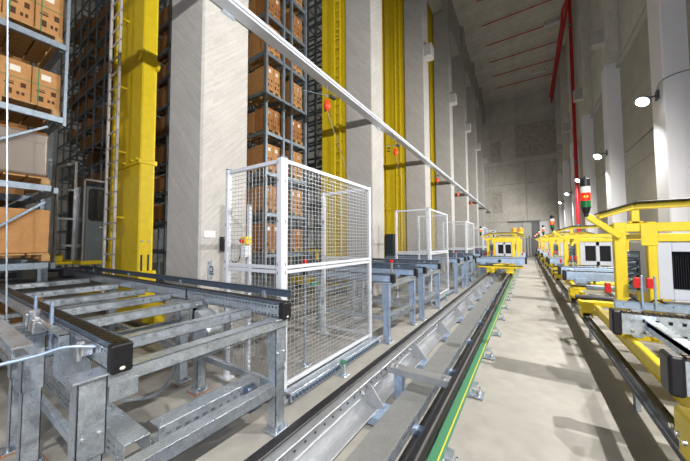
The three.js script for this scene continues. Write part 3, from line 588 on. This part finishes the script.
pallet('wooden pallet on the lowest shelf of the far left rack', -6.3, -5.25, -1.0, .07, 1.28);
for (const [i, z1] of [.05, -.48].entries()) carton((i ? 'right' : 'left') + ' low carton beneath the lowest beam of the far left rack', -6.2, -5.4, .32, .8, z1 - .5, z1, 0, 'low cartons of the far left rack', M.card);
pallet('wooden pallet near the floor under the far left rack', -6.3, -5.3, -1.0, .07, .2);
// the same rack row goes on behind: loads that keep the light out of the crane aisle
for (let b = 0; b < 7; b++) for (let l = 0; l < 12; l++) { const x1 = -6.9 - b * 1.25, y = 1.28 + l * .985;
  mesh('carton', R(x1 - 1.15, x1, y, y + .78, -.98, .1, .006), M.card, null, { org: [x1 - .57, y, -.44], label: 'brown carton in the rack row running back from the far left rack', category: 'carton', group: 'cartons of the far left rack row' }); }
// rack behind the first cage: two loads per level at the front
for (let l = 0; l < 8; l++) for (const [c, za, zb] of [[0, -4.62, -5.08], [1, -5.44, -5.92]]) {
  const y = LV(l), nm = (c ? 'right' : 'left') + ' bay, ' + ORD[l] + ' shelf behind the first cage', x1 = -5.26;
  pallet('wooden pallet in the ' + nm, x1 - .95, x1, zb, za, y + .0, 'pallets behind the first cage');
  const h = [.62, .56, .6, .52, .6, .66, .55, .6][(l + c * 3) % 8], st = (l + c) % 2 ? 3 : 1;
  const zc = (za + zb) / 2;
  carton('front carton nearer the camera in the ' + nm, x1 - .46, x1 - .02, y + .107, y + .107 + h, zc + .003, za - .005, st, 'cartons behind the first cage', (l % 3) ? M.card : M.card2);
  carton('front carton farther from the camera in the ' + nm, x1 - .46, x1 - .02, y + .107, y + .107 + h, zb + .005, zc - .003, st, 'cartons behind the first cage', (l % 3) ? M.card : M.card2);
  carton('rear carton in the ' + nm, x1 - .93, x1 - .48, y + .107, y + .107 + h * .96, zb + .005, za - .005, st, 'cartons behind the first cage');
}
// deeper loads glimpsed past the masts
const deep = []; for (const b of [4, 5, 8, 9, 10, 11, 12, 13]) for (let l = (b < 6 ? 1 : 3); l < (b < 6 ? 9 : 13); l++) deep.push([b, l]);
for (const [b, l] of deep) {
  const x1 = -5.2 - b * 1.2 - .1, y = LV(l), h = rr(.45, .68);
  if (b > 6 && rnd() < .5) continue;
  pallet('wooden pallet deep in the rack seen past the ladder mast', x1 - 1.0, x1, -5.1, -4.6, y, 'pallets deep in the rack');
  carton('brown carton deep in the rack seen past the ladder mast', x1 - .98, x1 - .5, y + .107, y + .107 + h, -5.08, -4.63, b < 6 ? 3 : 0, 'cartons deep in the rack');
  carton('brown carton deep in the rack seen past the ladder mast', x1 - .48, x1 - .02, y + .107, y + .107 + h, -5.08, -4.63, b < 6 ? 3 : 0, 'cartons deep in the rack');
}
for (let l = 0; l < 9; l++) { const y = LV(l), h = rr(.5, .65), x1 = -5.26;
  pallet('wooden pallet in the rack behind the second column', x1 - .95, x1, -10.8, -9.55, y, 'pallets behind the second column');
  carton('brown carton in the rack behind the second column', x1 - .93, x1 - .02, y + .107, y + .107 + h, -10.16, -9.58, 1, 'cartons behind the second column');
  carton('brown carton in the rack behind the second column', x1 - .93, x1 - .02, y + .107, y + .107 + h, -10.78, -10.18, 1, 'cartons behind the second column'); }

// ---------------------------------------------------------------- stacker cranes
function ladder(t, x, z, y0, y1, w, mat, step = .3) {
  const l = mesh('ladder', [R(x - w / 2, x - w / 2 + .06, y0, y1, z - .02, z + .02, .004), R(x + w / 2 - .06, x + w / 2, y0, y1, z - .02, z + .02, .004)], mat, t);
  for (let y = y0 + .2; y < y1 && y < y0 + 12; y += step) mesh('rung', cyl([x - w / 2, y, z], [x + w / 2, y, z], .016, 8), mat, l);
  return l;
}
{ const t = thing('stacker_crane', 'yellow stacker crane mast with white ladder left of the first column', 'crane', [-6.4, 0, -2.4]);
  mesh('mast', [R(-7.15, -6.0, .25, 17, -2.52, -2.27, .02), R(-7.2, -5.98, 3.0, 3.09, -2.55, -2.24, .01), R(-7.22, -7.1, .25, 17, -2.45, -2.2, .01)], M.mast, t);
  mesh('chassis', [R(-9.2, -5.3, .12, .42, -2.56, -2.26, .01), R(-6.6, -5.9, .42, 1.0, -2.54, -2.25, .01)], M.mast, t);
  for (const y of [3.045]) for (const x of [-6.95, -6.6, -6.25, -6.02]) mesh('flange_bolt', cyl([x, y + .03, -2.24], [x, y + .03, -2.2], .022, 6), M.mast, t);
  for (const [x, y, z] of [[-6.04, 5.05, -2.22], [-5.97, 4.95, -2.5]]) mesh('lifting_eye', prep(new THREE.TorusGeometry(.07, .03, 8, 16).translate(x, y, z)), M.mast, t);
  for (const z of [-2.33, -2.44]) { mesh('base_slot', R(-6.002, -5.992, 1.0, 1.3, z - .015, z + .015, .002), M.cabDark, t); mesh('base_bolt', cyl([-6.0, 1.55, z], [-5.985, 1.55, z], .02, 6), M.galv, t); }
  ladder(t, -6.84, -2.1, .5, 16.5, .54, M.white);
  for (const y of [2, 3.3, 4.6, 6, 8]) mesh('ladder_bracket', R(-6.72, -6.68, y, y + .04, -2.28, -2.12, .004), M.mast, t);
  mesh('wheel', cyl([-8.6, .16, -2.5], [-8.6, .16, -2.32], .15, 20), M.darkSteel, t); mesh('wheel', cyl([-5.6, .16, -2.5], [-5.6, .16, -2.32], .15, 20), M.darkSteel, t);
  // cabinet with window on a raised platform behind the mast
  mesh('platform', [R(-8.5, -7.35, 1.09, 1.17, -2.32, -1.82, .01), R(-8.9, -7.9, 1.09, 1.15, -2.2, -1.5, .01), R(-8.05, -7.95, 1.15, 1.3, -1.7, -1.52, .01), R(-7.7, -7.6, .42, 1.09, -2.42, -2.3, .01)], M.mast, t);
  const c = mesh('cabinet', [R(-8.45, -7.42, 1.17, 2.7, -2.26, -1.86, .012), R(-7.9, -7.7, 2.7, 2.8, -2.1, -2.0, .01)], M.cabDark, t, { label: 'grey steel cabinet with window' });
  mesh('cabinet_door', R(-7.42, -7.395, 1.16, 2.66, -2.245, -1.88, .008), M.cabinet, c);
  mesh('window_frame', rplate(.27, .66, .08, .014, -7.396, 2.3, -2.05), M.black, c);
  mesh('window_pane', rplate(.21, .58, .06, .008, -7.385, 2.3, -2.05), M.glass, c);
  mesh('door_handle', R(-7.395, -7.37, 1.82, 1.86, -2.22, -2.1, .004), M.chrome, c);
  mesh('cabinet_frame', [R(-7.46, -7.41, 1.14, 2.82, -1.875, -1.845, .004), R(-7.46, -7.41, 1.14, 2.82, -2.29, -2.26, .004), R(-7.46, -7.41, 2.78, 2.82, -2.29, -1.845, .004)], M.alu, c);
  // pale guard frame
  const fx = -7.95, gf = []; for (const z of [-1.57, -1.84]) gf.push(R(fx - .03, fx + .03, 1.12, z < -1.7 ? 3.24 : 3.08, z - .025, z + .025, .004));
  for (const y of [1.45, 2.0, 2.6]) gf.push(R(fx - .02, fx + .02, y, y + .045, -1.84, -1.57, .004)); gf.push(bar([fx, 3.06, -1.57], [fx, 3.22, -1.84], .05, .05));
  mesh('guard_frame', gf, M.alu, t);
}
for (const [i, lab] of ['yellow stacker crane mast behind the first mesh cage', 'yellow stacker crane mast glimpsed between the second and third columns', 'yellow stacker crane mast glimpsed past the third column'].entries()) {
  const z = -7.15 - i * BAY, t = thing('stacker_crane', lab, 'crane', [-5, 0, z - .15]);
  mesh('mast', [R(-5.52, -4.55, .25, 17, z - .3, z, .02), R(-5.55, -4.53, 3.0, 3.08, z - .33, z + .03, .01)], M.mast, t);
  mesh('chassis', R(-7, -4.52, .12, .45, z - .3, z, .01), M.mast, t);
  mesh('guard_rail', [R(-7, -4.6, 1.24, 1.3, z + .02, z + .06, .004), R(-6.98, -6.92, .45, 1.24, z - .04, z + .02, .004), R(-5.75, -5.69, .45, 1.24, z - .04, z + .02, .004)], M.mast, t);
  for (const y of [5.75, 5.9]) mesh('mast_slot', R(-5.42, -5.3, y, y + .07, z - .002, z + .004, .002), M.cabDark, t);
  ladder(t, -4.5 - .32, z + .12, .5, 16.5, .28, i ? M.mast : M.mast);
  for (const y of [2, 4, 6, 8, 10]) mesh('ladder_bracket', R(-4.84, -4.8, y, y + .04, z, z + .12, .004), M.mast, t);
  if (i === 1) { mesh('side_mast', [R(-5.75, -5.6, .25, 17, z - .2, z + .05, .01)], M.yellow, t); for (const y of [3.2, 5.1, 6.9]) mesh('side_bracket', R(-5.62, -5.5, y, y + .08, z - .02, z + .06, .01), M.yellow, t); mesh('drive_box', R(-5.45, -5.05, .5, 1.9, z + .02, z + .3, .01), M.cabDark, t); }
  mesh('wheel', cyl([-6.6, .16, z - .25], [-6.6, .16, z - .05], .15, 20), M.darkSteel, t); mesh('wheel', cyl([-4.75, .16, z - .25], [-4.75, .16, z - .05], .15, 20), M.darkSteel, t);
}

// ---------------------------------------------------------------- transfer cars
function car(cx, z0, label, det, wheelX, group) {
  const t = thing('transfer_car', label, 'transfer car', [cx, 0, z0], group);
  const X = a => cx + a, Z = a => z0 + a;
  const B = (x0, x1, y0, y1, za, zb, c) => R(X(x0), X(x1), y0, y1, Z(za), Z(zb), c);
  // chassis
  for (const s of wheelX) {
    const e = s < 0 ? 1 : -1;
    mesh('side_beam', [B(s + .08 * e, s + .14 * e, .42, .54, -1.7, 2.05, .01), B(s + .07 * e, s + .16 * e, .42, .432, -1.7, 2.05, .004)], M.yellow, t);
    for (const zz of [-1.85, 1.75]) {
      const bg = mesh('bogie', [B(s - .08, s + .08, .4, .58, zz - .14, zz + .14, .012), B(s - .07, s - .055, .33, .4, zz - .12, zz + .12, .004), B(s + .05, s + .065, .33, .4, zz - .12, zz + .12, .004)], M.yellow, t);
      mesh('wheel', cyl([X(s - .05), .43, Z(zz)], [X(s + .03), .43, Z(zz)], .1, 20), M.rubber, bg);
      if (det > 1) mesh('bolt', [-.08, 0, .08].map(b => cyl([X(s - .1), .48, Z(zz + b)], [X(s - .115), .48, Z(zz + b)], .014, 6)), M.chrome, bg, { kind: 'stuff' });
    }
  }
  mesh('bumper', [cyl([X(wheelX[0] - .12), .6, Z(-1.95)], [X(wheelX[1] + .12), .6, Z(-1.95)], .045, 14)], M.rubber, t);
  mesh('end_beam', B(wheelX[0] - .1, wheelX[1] + .1, .5, .58, -2.0, -1.78, .01), M.yellow, t); mesh('end_beam', B(-.7, .7, .6, .66, 2.04, 2.14, .01), M.yellow, t);
  mesh('black_trim', B(-.7, .7, .66, .685, 2.08, 2.15, .004), M.black, t);
  mesh('cross_plate', [B(wheelX[0] + .05, wheelX[1] - .05, .5, .55, .95, 1.25, .006), B(wheelX[0] + .05, wheelX[1] - .05, .5, .56, -1.25, -.05, .006), B(-.3, .25, .55, .66, .95, 1.25, .02)], M.yellow, t);
  mesh('motor', [cyl([X(-.5), .66, Z(1.1)], [X(-.15), .66, Z(1.1)], .07, 16), cyl([X(-.56), .66, Z(1.1)], [X(-.5), .66, Z(1.1)], .03, 12)], M.cabinet, t);
  // chain tracks across the car
  for (const zz of [.8, 1.9]) {
    const bm = mesh('track_beam', det > 1 ? [...slotted(X(-.76), X(.76), .76, .92, Z(zz + .045), Z(zz + .051), [[.78, .795], [.865, .89]], .022, .07), B(-.76, .76, .76, .768, zz - .05, zz + .05, .002), B(-.76, .76, .91, .92, zz - .05, zz + .05, .002), B(-.76, .76, .76, .92, zz - .05, zz - .044, .002)] : B(-.76, .76, .76, .92, zz - .05, zz + .05, .005), det > 1 ? M.galv : M.blueSteel, t);
    const links = []; for (let x = -.78, i = 0; x < .78; x += .03, i++) for (const s of [-1, 1]) links.push(S(X(x), X(x + .021), .92, .936 + (i % 2) * .003, Z(zz + s * .02 - .014), Z(zz + s * .02 + .014)));
    if (det > 0) mesh('chain', links, M.chain, bm, { kind: 'stuff' });
    for (const s of [-1, 1]) mesh('end_cap', rbox(.06, .2, .13, .018, X(s * .79), .845, Z(zz)), M.black, t);
    if (det > 1) mesh('bolt', [[-.7, .8], [-.7, .88], [-.62, .8], [-.62, .88]].map(([a, y]) => cyl([X(a), y, Z(zz + .05)], [X(a), y, Z(zz + .06)], .012, 6)), M.chrome, bm, { kind: 'stuff' });
  }
  mesh('deck_bar', [B(-.62, -.55, .84, .88, .85, 1.85, .004), B(-.62, -.61, .8, .88, .85, 1.85, .002)], M.galv, t);
  mesh('deck_bar', [B(.3, .37, .84, .88, .85, 1.85, .004)], M.galv, t);
  mesh('front_guard', [B(-.66, .75, .83, .895, .05, .1, .006), B(-.66, .75, .895, .905, .02, .1, .003)], M.blueSteel, t);
  mesh('rear_guard', [B(-.66, .75, .78, .85, -1.6, -1.55, .006)], M.blueSteel, t);
  if (det < 2) { mesh('drive_disc', cyl([X(0), .84, Z(1.95)], [X(0), .84, Z(1.99)], .055, 18), M.black, t);
    for (const xx of [-.6, -.4, -.2, .2, .4, .6]) mesh('deck_roller', [cyl([X(xx), .8, Z(.95)], [X(xx), .8, Z(1.8)], .022, 10)], M.chrome, t);
    for (const xx of [-.55, .55]) mesh('track_end_plate', B(xx - .09, xx + .09, .7, .8, 1.9, 1.98, .006), M.blueSteel, t); }
  for (const xx of [-.5, .5]) mesh('guard_post', B(xx - .04, xx + .04, .56, .83, .05, .1, .004), M.blueSteel, t);
  // portal frame
  for (const [xx, w] of [[-.572, .047], [-.34, .033], [.34, .033], [.53, .047]]) for (const zz of [-.05, -1.2]) { if (zz < -1 && Math.abs(xx) > .4) continue; mesh('frame_post', B(xx - w, xx + w, .53, zz < -1 ? 1.6 : 1.7, zz - .05, zz + .03, .006), M.yellow, t); }
  mesh('top_bar', B(-.62, .6, 1.6, 1.69, -.095, -.025, .006), M.yellow, t); mesh('top_bar', B(-.38, .6, 1.5, 1.575, -.085, -.035, .006), M.yellow, t);
  mesh('rear_bar', B(-.38, .38, 1.52, 1.6, -1.24, -1.18, .006), M.yellow, t);
  for (const xx of [-.34, .34]) mesh('side_bar', B(xx - .03, xx + .03, 1.53, 1.59, -1.18, -.09, .006), M.yellow, t);
  mesh('gusset', B(-.42, -.3, 1.46, 1.68, -.02, -.008, .004), M.yellow, t);
  mesh('arm', bar([X(-.57), 1.55, Z(.0)], [X(-.83), 1.775, Z(.02)], .05, .06, .006), M.yellow, t);
  // canopy: bent yellow tray with a dark top sheet
  const pf = [[-.74, 1.77], [-.46, 1.86], [.46, 1.86], [.74, 1.77]], cv = [], cs = [];
  for (let i = 0; i < 3; i++) { const [a, b] = [pf[i], pf[i + 1]], L = Math.hypot(b[0] - a[0], b[1] - a[1]);
    for (const zz of [-.04]) cv.push(bar([X(a[0]), a[1], Z(zz)], [X(b[0]), b[1], Z(zz)], .1, .055, .006));
    const g = cbox(L + .015, .012, .26, .003); g.applyMatrix4(new THREE.Matrix4().makeRotationZ(Math.atan2(b[1] - a[1], b[0] - a[0]))); cs.push(g.translate(X((a[0] + b[0]) / 2), (a[1] + b[1]) / 2 + .037, Z(-.04))); }
  mesh('canopy_frame', cv, M.yellow, t);
  mesh('canopy_sheet', cs, M.black, t);
  for (const xx of [-.45, .45]) for (const zz of [-.04]) mesh('canopy_stay', [B(xx - .03, xx + .03, 1.69, 1.84, zz - .03, zz + .02, .004), B(xx - .055, xx + .055, 1.69, 1.71, zz - .03, zz + .02, .004)], M.yellow, t);
  // control cabinet with recessed louvred vents facing the near end
  const vx = [[-.2, 0], [.07, .27]], vy = [1.03, 1.4];
  const cab = mesh('control_cabinet', [B(-.3, .3, .93, 1.5, -.95, -.16, .006), B(-.3, -.2, .93, 1.5, -.16, -.06, .006), B(0, .07, .93, 1.5, -.16, -.06, .006), B(.27, .3, .93, 1.5, -.16, -.06, .006), B(-.2, .27, .93, vy[0], -.16, -.06, .006), B(-.2, .27, vy[1], 1.5, -.16, -.06, .006)], M.box, t, { label: 'pale grey control cabinet' });
  for (const [a, b] of vx) { mesh('vent_screen', B(a, b, vy[0], vy[1], -.159, -.15, .001), M.vent, cab);
    if (det > 0) { const lv = []; for (let x = a + .008; x < b; x += .016) lv.push(B(x, x + .004, vy[0], vy[1], -.15, -.125, .001)); mesh('louvres', lv, M.vent, cab, { kind: 'stuff' }); } }
  for (const xx of [-.25, .25]) mesh('cabinet_foot', B(xx - .04, xx + .04, .56, .93, -.8, -.3, .004), M.yellow, t);
  // valve rack between the posts, sensors, cables
  if (det > 0) {
    const vr = []; for (let i = 0; i < 6; i++) vr.push(rbox(.13, .035, .05, .006, X(-.455), 1.02 + i * .065, Z(-.25)), cyl([X(-.5), 1.02 + i * .065, Z(-.22)], [X(-.5), 1.02 + i * .065, Z(-.16)], .014, 8));
    mesh('valve_rack', [...vr, B(-.54, -.37, .98, 1.4, -.3, -.28, .003)], M.cabinet, t);
    mesh('valve_cables', [0, 1, 2, 3].map(i => tube([[X(-.5), 1.05 + i * .08, Z(-.17)], [X(-.46 + i * .01), 1.1 + i * .07, Z(-.1)], [X(-.43), 1.0 + i * .09, Z(-.13)], [X(-.4), 1.08 + i * .07, Z(-.24)]], .006, 20, 6)), M.cable, t);
    mesh('deck_cable', tube([[X(-.6), .87, Z(.1)], [X(-.5), .92, Z(.0)], [X(-.42), .88, Z(.06)], [X(-.35), .93, Z(.02)], [X(-.25), .88, Z(.1)]], .008, 30, 6), M.cable, t);
  }
  for (const [xx, zz] of [[-.5, .12], [-.41, .12]]) {
    const s = mesh('sensor', rbox(.042, .1, .045, .006, X(xx), 1.1, Z(zz)), M.sensor, t, { label: 'red light sensor' });
    mesh('sensor_bracket', [B(xx + .03, xx + .045, .86, 1.17, zz - .015, zz + .005, .002), B(xx, xx + .05, 1.05, 1.07, zz - .012, zz, .002)], M.blueSteel, s);
  }
  for (const xx of [-.69, .66]) mesh('sensor', rbox(.045, .1, .045, .006, X(xx), 1.02, Z(.0)), M.sensor, t, { label: 'red light sensor' });
  // signal tower
  const tx = X(-.84), tz = Z(.02);
  const tw = mesh('signal_tower', [cyl([tx, 1.77, tz], [tx, 1.81, tz], .02, 16), cyl([tx, 1.81, tz], [tx, 1.87, tz], .026, 20, .042), cyl([tx, 1.87, tz], [tx, 1.875, tz], .046, 20)], M.black, t, { label: 'red green and white signal tower' });
  mesh('green_lens', cyl([tx, 1.875, tz], [tx, 1.945, tz], .043, 20), M.lensG, tw);
  mesh('red_lens', cyl([tx, 1.948, tz], [tx, 2.03, tz], .043, 20), M.lensR, tw);
  mesh('lamp_glow', [rbox(.012, .022, .012, .004, tx - .014, 1.988, tz + .04), rbox(.012, .022, .012, .004, tx + .01, 1.988, tz + .041)], M.lensY, tw);
  mesh('white_lens', cyl([tx, 2.033, tz], [tx, 2.1, tz], .043, 20), M.lensW, tw);
  mesh('buzzer', [cyl([tx, 2.103, tz], [tx, 2.18, tz], .045, 20), cyl([tx, 2.18, tz], [tx, 2.195, tz], .045, 20, .02)], M.black, tw);
  return t;
}
for (let k = 0; k < 6; k++) car(1.38, -4.0 - k * 5.0, ['yellow transfer car nearest the camera on the right track', 'yellow transfer car second in the row on the right track', 'yellow transfer car third in the row on the right track', 'yellow transfer car fourth in the row on the right track', 'yellow transfer car fifth in the row on the right track', 'farthest yellow transfer car in the row on the right track'][k], k === 0 ? 2 : k < 3 ? 1 : 0, [-.635, .57], 'yellow transfer cars');
car(-.86, -13.4, 'yellow transfer car on the near track, facing the camera', 1, [-.36, .34], 'yellow transfer cars');
const back = car(-.86, -18.8, 'yellow transfer car behind the other on the near track, with two amber drums', 0, [-.36, .34], 'yellow transfer cars');
for (const x of [-.66, -.33]) { mesh('amber_drum', [cyl([x, 2.1, -19.2], [x, 2.3, -19.2], .13, 18), cyl([x, 2.3, -19.2], [x, 2.34, -19.2], .13, 18, .05)], M.amberDome, back); mesh('drum_stand', R(x - .12, x + .12, 1.9, 2.1, -19.35, -19.05, .01), M.yellow, back); }

renderer.render(scene, camera);
